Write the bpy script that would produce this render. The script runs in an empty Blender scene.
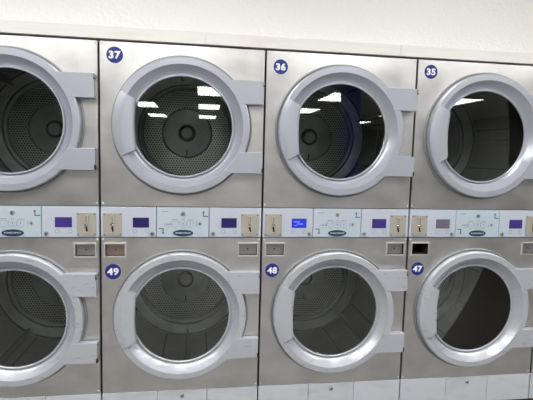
import bpy, bmesh, math, random
from mathutils import Vector, Matrix
S = bpy.context.scene
C = S.collection
PI = math.pi

# ---------------------------------------------------------------- camera
def make_camera():
    yaw, pitch, roll, f = 0.1441, -0.0947, 0.0254, 456.37
    cy, sy, cp, sp = math.cos(yaw), math.sin(yaw), math.cos(pitch), math.sin(pitch)
    fwd = Vector((sy*cp, cy*cp, sp)); rt = Vector((cy, -sy, 0)); up = rt.cross(fwd)
    cr, sr = math.cos(roll), math.sin(roll)
    r2, u2 = cr*rt + sr*up, -sr*rt + cr*up
    cd = bpy.data.cameras.new('camera'); cam = bpy.data.objects.new('camera', cd); C.objects.link(cam)
    m = Matrix.Identity(4)
    for i in range(3):
        m[i][0], m[i][1], m[i][2] = r2[i], u2[i], -fwd[i]
    m.translation = Vector((0.4861, -2.3064, 1.4166))
    cam.matrix_world = m
    cd.sensor_width = 36; cd.lens = f/533*36; cd.clip_start = 0.05
    S.camera = cam
make_camera()
# ---------------------------------------------------------------- world, light levels, exposure
w = bpy.data.worlds.new('world'); S.world = w; w.use_nodes = True
w.node_tree.nodes['Background'].inputs[0].default_value = (.8, .88, 1, 1)
w.node_tree.nodes['Background'].inputs[1].default_value = 0.3
S.view_settings.view_transform = 'Standard'
S.view_settings.look = 'None'
S.view_settings.gamma = 1
S.view_settings.use_curve_mapping = False
S.view_settings.exposure = 0.38
LAMP = 9.5            # brightness of the ceiling light diffusers
LAMP_COL = (1.0, 0.985, 0.96)
S.cycles.max_bounces = 10
S.cycles.transparent_max_bounces = 16

# ---------------------------------------------------------------- dimensions (metres)
W, ZT = 0.80, 1.942                 # width of one dryer, its top
CX, ZU, ZL = 0.396, 1.553, 0.599    # centres of the upper and lower door
Z_KICK, Z_LOW, Z_CB, Z_CT = 0.044, 0.199, 1.000, 1.156
CEIL = 2.75

# ---------------------------------------------------------------- materials
MATS = {}
def mat(name, col, rough=.5, metal=0., emit=None, estr=0., noise=None, bump=None, coat=0.):
    """noise=(scale xyz, amount, second colour); bump=(scale xyz, strength, distance)"""
    if name in MATS: return MATS[name]
    m = bpy.data.materials.new(name); m.use_nodes = True; MATS[name] = m
    nt = m.node_tree; b = nt.nodes['Principled BSDF']
    b.inputs['Base Color'].default_value = (*col, 1); b.inputs['Roughness'].default_value = rough
    b.inputs['Metallic'].default_value = metal; b.inputs['Coat Weight'].default_value = coat
    if emit:
        b.inputs['Emission Color'].default_value = (*emit, 1); b.inputs['Emission Strength'].default_value = estr
    tc = nt.nodes.new('ShaderNodeTexCoord')
    oi = nt.nodes.new('ShaderNodeObjectInfo')
    off = nt.nodes.new('ShaderNodeVectorMath'); off.operation = 'ADD'
    sc = nt.nodes.new('ShaderNodeVectorMath'); sc.operation = 'SCALE'
    nt.links.new(oi.outputs['Location'], sc.inputs[0]); sc.inputs[3].default_value = 3.7
    nt.links.new(tc.outputs['Object'], off.inputs[0]); nt.links.new(sc.outputs[0], off.inputs[1])
    def ntex(scale, detail=4):
        mp = nt.nodes.new('ShaderNodeMapping'); mp.inputs['Scale'].default_value = scale
        nt.links.new(off.outputs[0], mp.inputs['Vector'])
        t = nt.nodes.new('ShaderNodeTexNoise'); t.inputs['Scale'].default_value = 1; t.inputs['Detail'].default_value = detail
        nt.links.new(mp.outputs[0], t.inputs['Vector']); return t
    if noise:
        sc_, lo, hi, col2 = noise
        t = ntex(sc_, 6); r = nt.nodes.new('ShaderNodeMapRange'); r.inputs[1].default_value = lo; r.inputs[2].default_value = hi
        nt.links.new(t.outputs[0], r.inputs[0])
        mx = nt.nodes.new('ShaderNodeMix'); mx.data_type = 'RGBA'
        nt.links.new(r.outputs[0], mx.inputs[0]); mx.inputs[6].default_value = (*col, 1); mx.inputs[7].default_value = (*col2, 1)
        nt.links.new(mx.outputs[2], b.inputs['Base Color'])
    if bump:
        prev = None
        for sc_, st, ds, *dt in bump:
            t = ntex(sc_, dt[0] if dt else 3); bp = nt.nodes.new('ShaderNodeBump'); bp.inputs['Strength'].default_value = st; bp.inputs['Distance'].default_value = ds
            nt.links.new(t.outputs[0], bp.inputs['Height'])
            if prev: nt.links.new(prev.outputs[0], bp.inputs['Normal'])
            prev = bp
        nt.links.new(prev.outputs[0], b.inputs['Normal'])
    return m

steel = mat('brushed_steel', (.78, .775, .77), .30, 1.0, noise=((5, 5, 8), .36, .74, (.62, .612, .60)),
            bump=[((2.3, 2.3, 1.8), .5, .008, 0)])
def _steel_rough():
    nt = steel.node_tree; t = nt.nodes.new('ShaderNodeTexNoise'); t.inputs['Scale'].default_value = 9; t.inputs['Detail'].default_value = 6
    tc = nt.nodes.new('ShaderNodeTexCoord'); nt.links.new(tc.outputs['Object'], t.inputs['Vector'])
    r = nt.nodes.new('ShaderNodeMapRange'); r.inputs[1].default_value = .3; r.inputs[2].default_value = .7
    r.inputs[3].default_value = .30; r.inputs[4].default_value = .42
    nt.links.new(t.outputs[0], r.inputs[0]); nt.links.new(r.outputs[0], nt.nodes['Principled BSDF'].inputs['Roughness'])
_steel_rough()
paint = mat('silver_grey_paint', (.47, .49, .56), .29, .30, bump=[((500, 500, 500), .05, .0005)], coat=.2)
paint_worn = mat('silver_grey_paint_worn', (.54, .56, .62), .30, .25, noise=((18, 18, 75), .61, .68, (.43, .435, .46)), coat=.2)
bezel_m = mat('dull_grey_trim', (.33, .34, .35), .42, .5)
shell_m = mat('dark_side_metal', (.05, .05, .055), .6, .3)
ctl_m = mat('control_paint', (.52, .57, .66), .4, .0)
ctl_c = mat('control_overlay_pale_blue', (.50, .58, .66), .35, .0)
kick_m = mat('lower_panel_paint', (.66, .69, .75), .42, .1, noise=((6, 6, 14), .5, .8, (.52, .54, .59)))
coin_m = mat('coin_plate_brushed', (.50, .48, .43), .42, .35, noise=((30, 30, 30), .4, .7, (.52, .47, .39)))
chrome = mat('bright_chrome', (.80, .80, .80), .18, 1.0)
grey_metal = mat('plain_grey_metal', (.42, .42, .42), .4, .9)
pinkish_face = mat('pinkish_brown_metal', (.40, .31, .27), .4, .9)  # pinkish brown tone for a single coin box face
black = mat('black_plastic', (.012, .012, .013), .5)
ink = mat('dark_ink', (.10, .12, .15), .5)
ink_soft = mat('soft_grey_ink', (.17, .20, .24), .5)
navy = mat('navy_badge', (.010, .035, .09), .35)
blue_sticker = mat('royal_blue_sticker', (.008, .022, .21), .6)
white_ink = mat('white_lettering', (.88, .88, .90), .5)
button_m = mat('pale_button', (.52, .58, .62), .45)
lcd = {
 'lit': mat('lit_blue_screen', (.02, .03, .3), .25, emit=(.02, .03, .75), estr=.5),
 'navy': mat('navy_screen', (.018, .014, .10), .25, emit=(.02, .014, .12), estr=.15),
 'violet': mat('violet_screen', (.045, .03, .18), .25, emit=(.05, .035, .24), estr=.15),
 'grey': mat('grey_screen', (.11, .10, .14), .3, emit=(.11, .09, .13), estr=.25),
}
lcd_streak = mat('screen_reflection_streak', (.2, .3, .9), .3, emit=(.25, .35, 1.), estr=.8)  # painted reflection: glowing streak colour for the lit screen
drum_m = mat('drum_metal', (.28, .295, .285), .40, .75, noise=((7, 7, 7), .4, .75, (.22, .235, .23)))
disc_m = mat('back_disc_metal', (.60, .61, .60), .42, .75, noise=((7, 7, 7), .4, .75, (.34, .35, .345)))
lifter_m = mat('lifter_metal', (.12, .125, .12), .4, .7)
grey_rim = mat('light_metal_rim', (.74, .74, .73), .30, .6)
hub_m = mat('hub_metal', (.62, .62, .61), .45, .5)
rubber = mat('dark_rubber', (.03, .03, .03), .6)
wall_m = mat('textured_white_wall', (.87, .86, .835), .85, bump=[((60, 60, 70), .55, .006)])
trim_m = mat('white_painted_board', (.79, .78, .75), .5, noise=((3, 3, 60), .5, .8, (.73, .70, .66)))
ceil_m = mat('ceiling_tile', (.60, .60, .59), .9)
floor_m = mat('grey_brown_floor', (.25, .245, .235), .35, noise=((1.5, 1.5, 1.5), .35, .7, (.20, .195, .185)))
room_m = mat('room_wall_paint', (.42, .42, .42), .8)
pillar_m = mat('blue_painted_pillar', (.02, .05, .28), .4)
lamp_m = mat('light_diffuser', (.9, .9, .9), .5, emit=LAMP_COL, estr=LAMP)

def make_glass():
    m = bpy.data.materials.new('door_glass'); m.use_nodes = True; nt = m.node_tree
    nt.nodes.remove(nt.nodes['Principled BSDF']); out = nt.nodes['Material Output']
    tr = nt.nodes.new('ShaderNodeBsdfTransparent'); tr.inputs[0].default_value = (.86, .89, .88, 1)
    gl = nt.nodes.new('ShaderNodeBsdfGlossy'); gl.inputs['Roughness'].default_value = .0
    fr = nt.nodes.new('ShaderNodeFresnel'); fr.inputs[0].default_value = 1.70
    mx = nt.nodes.new('ShaderNodeMixShader')
    nt.links.new(fr.outputs[0], mx.inputs[0]); nt.links.new(tr.outputs[0], mx.inputs[1]); nt.links.new(gl.outputs[0], mx.inputs[2])
    nt.links.new(mx.outputs[0], out.inputs[0]); return m
glass_m = make_glass()

def make_perforated():
    """steel sheet punched with real see-through holes in rings around the hub"""
    m = bpy.data.materials.new('perforated_steel'); m.use_nodes = True; nt = m.node_tree; N = nt.nodes; L = nt.links
    b = N['Principled BSDF']; out = N['Material Output']
    b.inputs['Base Color'].default_value = (.86, .87, .83, 1); b.inputs['Metallic'].default_value = .9; b.inputs['Roughness'].default_value = .34
    tc = N.new('ShaderNodeTexCoord'); mp = N.new('ShaderNodeSeparateXYZ'); L.new(tc.outputs['Object'], mp.inputs[0])
    def M(op, a, b2=None, c=None):
        n = N.new('ShaderNodeMath'); n.operation = op
        for i, v in enumerate((a, b2, c)):
            if v is None: continue
            if isinstance(v, (int, float)): n.inputs[i].default_value = v
            else: L.new(v, n.inputs[i])
        return n.outputs[0]
    P = .0165
    x = M('DIVIDE', mp.outputs[0], P); z = M('DIVIDE', mp.outputs[2], P*.866)
    row = M('FLOOR', z); odd = M('FLOORED_MODULO', row, 2.0)
    fx = M('SUBTRACT', M('FRACT', M('ADD', x, M('MULTIPLY', odd, .5))), .5)
    fz = M('MULTIPLY', M('SUBTRACT', M('FRACT', z), .5), .866)
    d = M('SQRT', M('ADD', M('MULTIPLY', fx, fx), M('MULTIPLY', fz, fz)))
    hole = M('LESS_THAN', d, .31)
    tr = N.new('ShaderNodeBsdfTransparent'); mx = N.new('ShaderNodeMixShader')
    L.new(hole, mx.inputs[0]); L.new(b.outputs[0], mx.inputs[1]); L.new(tr.outputs[0], mx.inputs[2]); L.new(mx.outputs[0], out.inputs[0])
    return m
perf_m = make_perforated()

# ---------------------------------------------------------------- mesh helpers
class MB:
    def __init__(self): self.bm = bmesh.new(); self.mats = []
    def mi(self, m):
        if m not in self.mats: self.mats.append(m)
        return self.mats.index(m)
    def box(self, x0, x1, y0, y1, z0, z1, m, bev=0.):
        b = bmesh.new()
        bmesh.ops.create_cube(b, size=1)
        for v in b.verts:
            v.co = Vector(((x0+x1)/2 + v.co.x*(x1-x0), (y0+y1)/2 + v.co.y*(y1-y0), (z0+z1)/2 + v.co.z*(z1-z0)))
        if bev: bmesh.ops.bevel(b, geom=b.edges[:], offset=bev, segments=2, affect='EDGES', profile=.5)
        self.merge(b, m)
    def merge(self, b, m, smooth=False):
        i = self.mi(m); vm = {v: self.bm.verts.new(v.co) for v in b.verts}
        for f in b.faces:
            try:
                g = self.bm.faces.new([vm[v] for v in f.verts]); g.material_index = i; g.smooth = smooth
            except ValueError: pass
        b.free()
    def lathe(self, prof, m, cx=0, cz=0, seg=96, a0=0, a1=2*PI, smooth=True):
        """profile of (radius, y) turned about the y axis"""
        i = self.mi(m); full = abs(a1-a0-2*PI) < 1e-6; n = seg if full else seg+1
        rings = []
        for r, y in prof:
            if r < 1e-6: rings.append([self.bm.verts.new((cx, y, cz))]*n); continue
            rings.append([self.bm.verts.new((cx + r*math.cos(a0+(a1-a0)*k/seg), y, cz + r*math.sin(a0+(a1-a0)*k/seg))) for k in range(n)])
        for A, B in zip(rings, rings[1:]):
            for k in range(seg):
                k2 = (k+1) % n
                vs = [A[k], A[k2], B[k2], B[k]]; u = []
                for v in vs:
                    if v not in u: u.append(v)
                if len(u) < 3: continue
                try: f = self.bm.faces.new(u); f.material_index = i; f.smooth = smooth
                except ValueError: pass
    def prism(self, pts, y0, y1, m, bev=0.):
        """polygon (x,z) standing in the wall plane, from y0 (front) to y1"""
        b = bmesh.new()
        f = b.faces.new([b.verts.new((x, y0, z)) for x, z in pts])
        r = bmesh.ops.extrude_face_region(b, geom=[f])
        for v in r['geom']:
            if isinstance(v, bmesh.types.BMVert): v.co.y = y1
        bmesh.ops.recalc_face_normals(b, faces=b.faces[:])
        if bev:
            e = [e for e in b.edges if all(abs(v.co.y-y0) < 1e-6 for v in e.verts)]
            bmesh.ops.bevel(b, geom=e, offset=bev, segments=2, affect='EDGES', profile=.5)
        self.merge(b, m)
    def mesh(self, name):
        bmesh.ops.recalc_face_normals(self.bm, faces=self.bm.faces[:])
        me = bpy.data.meshes.new(name); self.bm.to_mesh(me); self.bm.free()
        for m in self.mats: me.materials.append(m)
        if any(p.use_smooth for p in me.polygons):
            me.set_sharp_from_angle(angle=math.radians(17))
        return me

CACHE = {}
def part(name, key, build, parent=None, loc=(0, 0, 0)):
    """a part as one mesh object; the same key shares mesh data"""
    if key not in CACHE:
        b = MB(); build(b); CACHE[key] = b.mesh(name)
    o = bpy.data.objects.new(name, CACHE[key]); C.objects.link(o)
    if parent: o.parent = parent
    o.location = loc
    return o
def structure(name, build):
    o = part(name, 'S'+name, build); o['kind'] = 'structure'; return o
def text_part(name, body, size, m, parent, loc, bold=0., width=1., space=1., label=None):
    cu = bpy.data.curves.new(name, 'FONT'); cu.body = body; cu.size = size; cu.align_x = 'CENTER'; cu.align_y = 'CENTER'
    cu.bevel_depth = bold; cu.bevel_resolution = 1; cu.extrude = .0001; cu.space_character = space
    t = bpy.data.objects.new('t', cu); C.objects.link(t)
    bpy.context.view_layer.update()
    me = bpy.data.meshes.new_from_object(t.evaluated_get(bpy.context.evaluated_depsgraph_get()))
    bpy.data.objects.remove(t)
    # centre on its own box and stand it up facing -y
    xs = [v.co.x for v in me.vertices]; ys = [v.co.y for v in me.vertices]
    cx, cy = (min(xs)+max(xs))/2, (min(ys)+max(ys))/2
    for v in me.vertices: v.co = Vector(((v.co.x-cx)*width, -max(v.co.z, 0)*.35, v.co.y-cy))
    me.materials.clear(); me.materials.append(m)
    o = bpy.data.objects.new(name, me); C.objects.link(o); o.parent = parent; o.location = loc
    return o

# ---------------------------------------------------------------- room
def b_(*boxes):
    def f(b):
        for x0, x1, y0, y1, z0, z1, m in boxes: b.box(x0, x1, y0, y1, z0, z1, m)
    return f
XL, XR, YB = -4.2, 9.0, -17.5
structure('floor', b_((XL-.1, XR+.1, YB-.1, 1.4, -.1, 0, floor_m)))
structure('ceiling', b_((XL-.1, XR+.1, YB-.1, 1.4, CEIL, CEIL+.1, ceil_m)))
structure('wall_front', b_((XL, XR, .004, .104, 1.957, CEIL, wall_m),
                           (XL, -.803, .004, .104, 0, 1.957, wall_m), (3.203, XR, .004, .104, 0, 1.957, wall_m)))
structure('wall_left', b_((XL-.1, XL, YB, 1.3, 0, CEIL, room_m)))
structure('wall_right', b_((XR, XR+.1, YB, 1.3, 0, CEIL, room_m)))
structure('wall_back', b_((XL-.1, XR+.1, YB-.1, YB, 0, CEIL, room_m)))
structure('wall_service', b_((XL, XR, 1.3, 1.4, 0, CEIL, room_m)))
structure('pillar', b_((2.60, 2.84, -4.6, -4.36, 0, CEIL, pillar_m)))
for i, (x0, x1) in enumerate([(XL, .5), (.5015, 1.497), (1.4985, XR)]):
    structure('trim_%d' % (i+1), lambda b, x0=x0, x1=x1: b.box(x0, x1, -.016, .0035, 1.950, 2.0075, trim_m, .0015))

def ceiling_light(x, y, far=True):
    t = bpy.data.objects.new('ceiling_light', None); C.objects.link(t); t.location = (x, y, CEIL)
    t['label'] = 'recessed white ceiling light panel mirrored in the dark dryer door glass' if far else 'added ceiling light panel, out of view, lighting the wall and dryer fronts'
    t['category'] = 'ceiling light'; t['group'] = 'ceiling lights reflected in the doors' if far else 'added unseen ceiling lights for the dryer row'
    def fr(b):
        hx, hy, t_ = .32, .72, .03
        b.box(-hx, hx, -hy, -hy+t_, -.012, 0, white_ink); b.box(-hx, hx, hy-t_, hy, -.012, 0, white_ink)
        b.box(-hx, -hx+t_, -hy+t_, hy-t_, -.012, 0, white_ink); b.box(hx-t_, hx, -hy+t_, hy-t_, -.012, 0, white_ink)
    part('frame', 'clf', fr, t)
    part('diffuser', 'cld', lambda b: b.box(-.289, .289, -.689, .689, -.008, -.001, lamp_m), t)
for cx in (-1.02, .69, 3.42, 6.15):
    for cy in (-7.5, -10.6, -14.0):
        ceiling_light(cx, cy)
for cx in (-2.3, -.95, .25, 1.7, 3.2, 4.7):  # near row added out of view to light wall and dryer fronts evenly
    ceiling_light(cx, -1.6, False)

# ---------------------------------------------------------------- dryer parts
R_HOLE = .262
def front_panel(z0, z1, cz, rects):
    """steel sheet with a round door opening and coin box cut-outs, edges folded back"""
    def f(b):
        g = bmesh.new(); x0, x1 = .0053, W-.0053
        def loop(pts):
            vs = [g.verts.new((x, 0, z)) for x, z in pts]
            return [g.edges.new((vs[i], vs[(i+1) % len(vs)])) for i in range(len(vs))]
        es = loop([(x0, z0), (x1, z0), (x1, z1), (x0, z1)])
        es += loop([(CX+R_HOLE*math.cos(2*PI*k/72), cz+R_HOLE*math.sin(2*PI*k/72)) for k in range(72)])
        for a, c, d, e in rects: es += loop([(a, d), (c, d), (c, e), (a, e)])
        bmesh.ops.triangle_fill(g, use_beauty=True, use_dissolve=False, edges=es)
        r = bmesh.ops.extrude_face_region(g, geom=g.faces[:])
        for v in r['geom']:
            if isinstance(v, bmesh.types.BMVert): v.co.y = .012
        b.merge(g, steel)
    return f
BOXES = [(.024, .118, .908, .968), (.683, .777, .908, .968)]

def bezel(b):
    b.lathe([(.262, .002), (.262, -.004), (.300, -.008), (.330, -.008), (.334, -.013), (.338, -.013), (.3405, -.009), (.341, 0.)], bezel_m)
def door_ring(m):
    def f(b):
        b.lathe([(.262, -.0005), (.3285, -.0085), (.3280, -.034), (.3260, -.0415), (.3220, -.0435), (.2945, -.0440),
                 (.2710, -.0120), (.2620, -.0040), (.2510, .0020), (.2505, -.0080), (.2490, -.0100), (.2445, -.0100), (.2420, -.0080), (.2415, .004),
                 (.2415, .008), (.258, .010), (.262, -.0005)], m)
        for s, (za, zb) in ((1, (.117, .230)), (-1, (-.222, -.118))):
            r = .2925; n = 10
            aa, ab = math.asin(za/r), math.asin(zb/r)
            pts = [(.3935, za), (.3935, zb)] + [(r*math.cos(ab+(aa-ab)*k/n), r*math.sin(ab+(aa-ab)*k/n)) for k in range(n+1)]
            b.prism(pts, -.0455, -.006, m, .0018)
            # folded hinge knuckle plate at the outer end
            b.box(.3865, .3955, -.0455, -.006, (zb-.022) if s > 0 else za+.002, (zb-.004) if s > 0 else za+.02, bezel_m, .001)
            b.box(.389, .3958, -.0470, -.030, (zb-.028) if s > 0 else za+.004, (zb-.020) if s > 0 else za+.026, black, .0008)
    return f
def handle(m):
    def f(b):
        i = b.mi(m); n = 28; rows = []
        for k in range(n+1):
            t = k/n; a = math.radians(151.6 + (207.9-151.6)*t); s = (2*t-1)
            c, sn = math.cos(a), math.sin(a)
            xin = -(.2275 - .0085*abs(s)**2.2)                    # inner edge: nearly upright, bowed
            # intersect the radial line with that edge
            rin = min(xin/c, .2485)
            if k in (0, n): rin += .004
            pr = [(.3295, -.010), (.3295, -.037), (.3255, -.0455), (.302, -.053), (.286, -.0555), (rin+.010, -.052), (rin+.002, -.048), (rin, -.043), (rin, -.0105)]
            rows.append([b.bm.verts.new((r*c, y, r*sn)) for r, y in pr])
        for A, B in zip(rows, rows[1:]):
            for j in range(len(A)-1):
                g = b.bm.faces.new([A[j], A[j+1], B[j+1], B[j]]); g.material_index = i; g.smooth = True
        for A in (rows[0], rows[-1]):
            g = b.bm.faces.new(A); g.material_index = i
    return f
def glass(b):
    b.lathe([(0, -.003), (.2413, -.003), (.2413, .003), (0, .003)], glass_m, smooth=False)
def gasket(b):
    b.lathe([(.244, .0095), (.256, .0105), (.256, .016), (.244, .016), (.244, .0095)], rubber)

D_B, R_D = .685, .375
def drum_shell(b):
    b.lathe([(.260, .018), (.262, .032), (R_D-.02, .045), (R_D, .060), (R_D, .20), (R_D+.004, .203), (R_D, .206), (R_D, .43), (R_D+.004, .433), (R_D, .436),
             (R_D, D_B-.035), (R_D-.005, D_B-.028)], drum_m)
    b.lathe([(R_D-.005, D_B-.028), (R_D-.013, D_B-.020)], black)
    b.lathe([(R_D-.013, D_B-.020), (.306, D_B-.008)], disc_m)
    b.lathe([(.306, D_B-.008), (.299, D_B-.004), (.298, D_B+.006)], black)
    for k in range(9):                                            # lock seams of the wrapper sheet
        a = 2*PI*k/9 + .2; c, s = math.cos(a), math.sin(a)
        g = bmesh.new(); bmesh.ops.create_cube(g, size=1)
        for v in g.verts:
            r = R_D-.0015 + v.co.x*.003; tt = v.co.z*.008
            v.co = Vector((r*c - tt*s, .36+v.co.y*.56, r*s + tt*c))
        b.merge(g, shell_m)
def drum_back(b):
    b.lathe([(.298, D_B+.006), (.285, D_B+.010), (.270, D_B+.010)], drum_m)
    b.lathe([(.270, D_B+.010), (.158, D_B+.010)], perf_m)
def back_disc(b):
    b.lathe([(.160, D_B+.010), (.152, D_B+.004), (.148, D_B+.001), (.060, D_B-.002), (.058, D_B-.004), (0, D_B-.004)], disc_m)
    b.box(-.004, .004, D_B-.004, D_B+.001, -.146, -.110, rubber)
def hub(b):
    b.lathe([(.054, D_B-.004), (.052, D_B-.012), (.048, D_B-.014), (.042, D_B-.014), (.040, D_B-.008)], rubber)
    b.lathe([(.040, D_B-.008), (.038, D_B-.016), (.030, D_B-.021), (.016, D_B-.0215), (.014, D_B-.027), (.0, D_B-.028)], hub_m)
def heater_cavity(b):
    b.lathe([(.300, D_B+.012), (.300, D_B+.10), (0, D_B+.10)], shell_m)
def lifter(b):
    # triangular baffle lying along the drum wall, ending in an upright tip at the rear
    i = b.mi(lifter_m); y0, y1 = .10, D_B-.075
    sec = lambda y, h: [b.bm.verts.new((dx, y, -R_D+dz)) for dx, dz in ((-.018, .001), (-.009, h*.55), (-.005, h), (.005, h), (.009, h*.55), (.018, .001))]
    rows = [sec(y0, .012), sec(y0+.03, .055), sec(y1-.02, .070), sec(y1, .060)]
    for A, B in zip(rows, rows[1:]):
        for j in range(5):
            g = b.bm.faces.new([A[j], A[j+1], B[j+1], B[j]]); g.material_index = i
    for A in (rows[0], rows[-1]):
        g = b.bm.faces.new(A); g.material_index = i

def screw(b):
    b.lathe([(.0055, 0), (.0050, -.0022), (.0030, -.0036), (0, -.0040)], grey_rim, seg=14)
def lock(b):
    b.lathe([(.0105, 0), (.0105, -.004), (.0085, -.0065), (.0065, -.0068), (.006, -.0052), (0, -.0052)], grey_metal, seg=20)
    b.box(-.0014, .0014, -.0062, -.005, -.005, .005, black)
def coin_slot(b):
    b.box(-.0445, .0445, -.005, 0, -.0565, .0565, coin_m, .0015)
    for sx in (-1, 1):
        for sz in (-1, 1):
            b.lathe([(.0042, -.005), (.0038, -.0068), (0, -.0078)], ink_soft, cx=sx*.038, cz=sz*.050, seg=10)
    b.box(-.0105, .0105, -.010, -.005, .008, .044, coin_m, .002)             # raised coin entry
    b.box(-.0014, .0014, -.0104, -.0098, .012, .041, ink)                   # its slot
    b.box(-.022, .022, -.0072, -.005, .041, .0435, grey_metal)
    b.lathe([(.0085, -.005), (.0080, -.013), (.005, -.016), (0, -.0165)], chrome, cx=-.002, cz=-.002, seg=18)   # return button
    b.prism([(-.006, -.010), (.003, -.010), (.007, -.036), (-.001, -.036)], -.0062, -.005, black)
    b.box(-.010, .014, -.009, -.005, -.044, -.0375, coin_m, .0015)
def coin_face(m):
    return lambda b: (b.box(-.046, .046, .014, .020, -.029, .029, m, .001))
def coin_lock(b): b.lathe([(.005, .014), (.005, .0115), (0, .0110)], ink, seg=14)
def coin_box(b):
    # flanged rim on the panel and an open well behind it
    o, i_, y = (.0530, .0365), (.0468, .0300), -.0075
    for x0, x1, z0, z1 in ((-o[0], o[0], i_[1], o[1]), (-o[0], o[0], -o[1], -i_[1]), (-o[0], -i_[0], -i_[1], i_[1]), (i_[0], o[0], -i_[1], i_[1])):
        b.box(x0, x1, y, .001, z0, z1, grey_rim, .0006)
    t = .001
    b.box(-i_[0]-t, -i_[0], .0, .14, -i_[1], i_[1], shell_m); b.box(i_[0], i_[0]+t, .0, .14, -i_[1], i_[1], shell_m)
    b.box(-i_[0], i_[0], .0, .14, i_[1], i_[1]+t, shell_m); b.box(-i_[0], i_[0], .0, .14, -i_[1]-t, -i_[1], shell_m)
    b.box(-i_[0], i_[0], .14, .141, -i_[1], i_[1], shell_m)
def display(m, lit):
    def f(b):
        b.box(-.0390, .0390, -.0018, 0, -.0245, .0245, black)
        b.box(-.0372, .0372, -.0022, -.0018, -.0228, .0228, m)
        if lit:  # bars stand in for a reflected streak across the screen
            b.box(-.028, .004, -.0024, -.0022, .006, .0085, lcd_streak); b.box(-.012, .020, -.0024, -.0022, -.005, -.0025, lcd_streak)
            b.box(-.024, -.014, -.0024, -.0022, -.012, -.0098, lcd_streak)
    return f
def button(b): b.lathe([(.0088, 0), (.0085, -.0012), (.0070, -.0018), (0, -.0019)], button_m, seg=20)
def button_ring(b):
    b.lathe([(.0100, 0), (.0100, -.0008), (.0085, -.0008)], ink_soft, seg=20)
def emblem(b):
    n = 40
    b.prism([(0.0515*math.cos(2*PI*k/n), .0174*math.sin(2*PI*k/n)) for k in range(n)], -.0022, 0, grey_rim)
    b.prism([(.0503*math.cos(2*PI*k/n), .0166*math.sin(2*PI*k/n)) for k in range(n)], -.0032, -.0022, navy)
def bars(b, L, m, y=-.0004):
    for x0, x1, z0, z1 in L: b.box(x0, x1, y, 0, z0, z1, m)
def arrow_up(b):
    bars(b, [(0, .005, 0, .021), (.005, .026, 0, .005)], ink)
    b.prism([(-.005, .021), (.010, .021), (.0025, .031)], -.0004, 0, ink)
def arrow_down(b):
    bars(b, [(-.018, .005, -.005, 0), (0, .005, -.021, -.005)], ink)
    b.prism([(-.005, -.021), (.010, -.021), (.0025, -.031)], -.0004, 0, ink)
def pictograms(b):
    rnd = random.Random(5)
    bars(b, [(-.105, -.072, .060, .0625)], ink_soft)
    def arc(cx, cz, r, a0, a1, wd=.0011, m=ink_soft, n=16):
        a0, a1 = math.radians(a0), math.radians(a1)
        b.lathe([(r, -.0004), (r-wd, -.0004)], m, cx, cz, n, a0, a1, smooth=False)
    # row: hanger and shirt, two dials, clock, coin
    for k in range(5):
        x = -.088 + k*.0075; b.prism([(x-.0026, -.006), (x+.0026, -.006), (x, .002+rnd.random()*.004)], -.0004, 0, ink_soft)
    for cx in (-.040, 0.0, .036):
        arc(cx, -.001, .0165, 0, 360) if cx else arc(cx, .0, .011, 0, 360)
        for k in range(7):
            a = math.radians(30+20*k); r = .0205
            b.box(cx+r*math.cos(a)-.0012, cx+r*math.cos(a)+.0012, -.0004, 0, r*math.sin(a)-.0012, r*math.sin(a)+.0012, ink_soft)
    bars(b, [(.034, .038, -.004, .006), (-.003, .003, -.002, .004), (-.042, -.036, -.001, .001), (.068, .070, -.012, .012), (-.060, -.0588, -.012, .012),
             (-.018, -.0168, -.014, .010), (.017, .0182, -.014, .010), (-.056, -.024, .021, .0228), (-.006, .008, .021, .0228), (.024, .050, .020, .0218),
             (-.085, -.060, -.016, -.0148), (-.016, .016, -.018, -.0168), (-.045, -.030, -.0195, -.0185), (.028, .046, -.0195, -.0185)], ink_soft)
    arc(.084, 0, .010, 0, 360); arc(.084, 0, .006, 0, 360, .005, ink)

def tidy_label(o, text): o['label'] = text; return o

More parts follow.
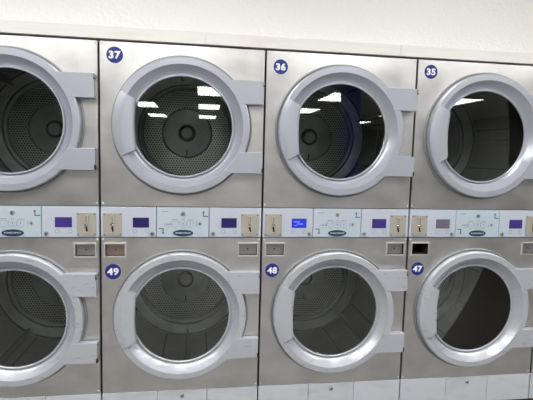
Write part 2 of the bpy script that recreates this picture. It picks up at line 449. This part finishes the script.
def dryer(k, label, up=None, low=None, screens=('navy', 'navy'), angles=(0, 0), coins=('grey', 'grey')):
    t = bpy.data.objects.new('stack_dryer', None); C.objects.link(t); t.location = (k*W, 0, 0)
    t['label'] = label; t['category'] = 'dryer'; t['group'] = 'stainless stack dryers set side by side in a row'
    def cab(b):
        b.box(.0035, .0055, .012, 1.10, Z_KICK, ZT-.002, shell_m); b.box(W-.0055, W-.0035, .012, 1.10, Z_KICK, ZT-.002, shell_m)
        b.box(.0055, W-.0055, .012, 1.10, ZT-.004, ZT-.002, shell_m); b.box(.0055, W-.0055, 1.098, 1.10, Z_KICK, ZT-.004, shell_m)
        b.box(.0055, W-.0055, .03, 1.098, Z_CB+.002, Z_CB+.004, shell_m); b.box(.0055, W-.0055, .03, 1.098, Z_CT-.004, Z_CT-.002, shell_m)
        b.box(.0055, W-.0055, .03, 1.098, Z_LOW-.004, Z_LOW-.002, shell_m)
    part('cabinet', 'cab', cab, t)
    part('plinth', 'pl', lambda b: b.box(.006, W-.006, .03, 1.05, 0, Z_KICK, shell_m), t)
    for nm, z0, z1, zc, rc, ang, num in (('u', Z_CT+.0015, ZT, ZU, [], angles[0], up), ('l', Z_LOW+.0015, Z_CB-.0015, ZL, BOXES, angles[1], low)):
        fp = part('front_panel', 'fp'+nm, front_panel(z0, z1, zc, rc), t)
        for sx in (.014, W-.014):
            for sz in (z0+.012, z1-.009): part('screw', 'screw', screw, fp, (sx, 0, sz))
        part('door_surround', 'bez', bezel, t, (CX, 0, zc))
        worn = nm == 'l'
        d = part('door', 'door'+nm, door_ring(paint_worn if worn else paint), t, (CX, -.0, zc))
        part('handle', 'handle'+nm, handle(paint_worn if worn else paint), d)
        part('door_glass', 'glass', glass, d)
        part('gasket', 'gasket', gasket, d)
        dr = part('drum', 'drum', drum_shell, t, (CX, .0, zc))
        dr.rotation_euler = (0, 0, 0)
        part('drum_back', 'dback', drum_back, dr); part('back_disc', 'bdisc', back_disc, dr); part('hub', 'hub', hub, dr)
        part('heater_cavity', 'cav', heater_cavity, dr)
        for j in range(3):
            l = part('lifter', 'lifter', lifter, dr); l.rotation_euler = (0, math.radians(ang + 120*j), 0)
        if num:
            x, z, rr = num[1]
            n = part('number_sticker', 'numst%g' % rr, lambda b: b.lathe([(rr, 0), (rr-.0004, -.0010), (0, -.0011)], blue_sticker, seg=48, smooth=False), t, (x, 0, z))
            text_part('number', num[0], rr*1.20, white_ink, n, (0, -.0012, 0), bold=.0021, width=1.08, space=1.12)
    # control strip: two coin meter panels with the instruction panel between them
    for side, x0, x1 in ((0, .0045, .2685), (1, .5315, W-.0045)):
        p = part('meter_panel', 'mp%d' % side, lambda b: (b.box(x0, x1, -.002, .028, Z_CB+.0025, Z_CT-.0025, ctl_m, .0015),
                 b.box(x0+.10 if side == 0 else x0+.008, x1-.008 if side == 0 else x1-.116, -.0026, -.002, Z_CB+.014, Z_CT-.022, ctl_m, .0002)), t)
        cxp, dx, lx = ((.0595, .195, .250), (.7375, .631, .551))[side]
        part('coin_slot', 'coin', coin_slot, p, (cxp, -.002, 1.067))
        sc = screens[side]
        part('display', 'disp'+sc, display(lcd[sc], sc == 'lit'), p, (dx, -.0024, 1.076))
        for bx in (-.030, 0, .030):
            part('button', 'btn' if not bx else 'btn0', button if not bx else button_ring, p, (dx+bx, -.0024, 1.032))
        part('lock', 'lock', lock, p, (lx, -.0020, 1.020))
    c = part('instruction_panel', 'cp', lambda b: b.box(.2715, .5285, -.0025, .028, Z_CB+.0025, Z_CT-.0025, ctl_c, .001), t)
    e = part('emblem', 'emblem', emblem, c, (.401, -.0025, 1.0245))
    CACHE.setdefault('brand', None)
    if CACHE['brand'] is None:
        CACHE['brand'] = text_part('lettering', 'WASCOMAT', .0105, white_ink, c, (.401, -.0058, 1.0245), bold=.0001, width=1.3)
    else:
        o = CACHE['brand'].copy(); C.objects.link(o); o.parent = c
    part('arrow_mark', 'aup', arrow_up, c, (.499, -.0026, 1.106))
    part('arrow_mark', 'adn', arrow_down, c, (.300, -.0026, 1.0485))
    part('pictograms', 'picto', pictograms, c, (.400, -.0026, 1.070))
    part('lock', 'lock', lock, c, (.400, -.0025, 1.121))
    for side, x in ((0, .071), (1, .730)):
        bx = part('coin_box', 'cbox', coin_box, t, (x, 0, .938))
        if coins[side]:
            part('coin_box_face', 'cface'+coins[side], coin_face(pinkish_face if coins[side] == 'pinkish' else grey_metal), bx)
            part('lock', 'clock', coin_lock, bx)
        else: bx['label'] = 'open black coin box well with its face missing'
    for a, c2, lk in ((.0035, .2745, 0), (.2765, .5295, 1), (.5315, W-.0035, 0)):
        lp = part('lint_panel', 'lp%g' % a, lambda b: b.box(a, c2, -.001, .02, Z_KICK, Z_LOW-.0015, kick_m, .0015), t)
        if lk: part('lock', 'lock', lock, lp, (.403, -.001, .167))
    return t

dryer(-1, 'leftmost stainless stack dryer in the row, cut off by the left picture edge', None, None, ('violet', 'violet'), (20, 28))
dryer(0, 'stainless stack dryer numbered 37 on top and 49 below', ('37', (.074, 1.880, .0385)), ('49', (.060, .829, .0385)), ('navy', 'navy'), (55, -3), ('pinkish', 'grey'))
dryer(1, 'stainless stack dryer numbered 36 and 48 with one brightly lit blue screen', ('36', (.076, 1.866, .0365)), ('48', (.060, .827, .0365)), ('lit', 'violet'), (10, -45))
dryer(2, 'stainless stack dryer numbered 35 and 47 with an open black coin box well', ('35', (.077, 1.882, .0365)), ('47', (.065, .827, .0365)), ('grey', 'violet'), (30, 62), (None, 'grey'))
dryer(3, 'last stack dryer at the right picture edge, only a sliver of its lower corner showing', None, None, ('navy', 'navy'), (0, 0))
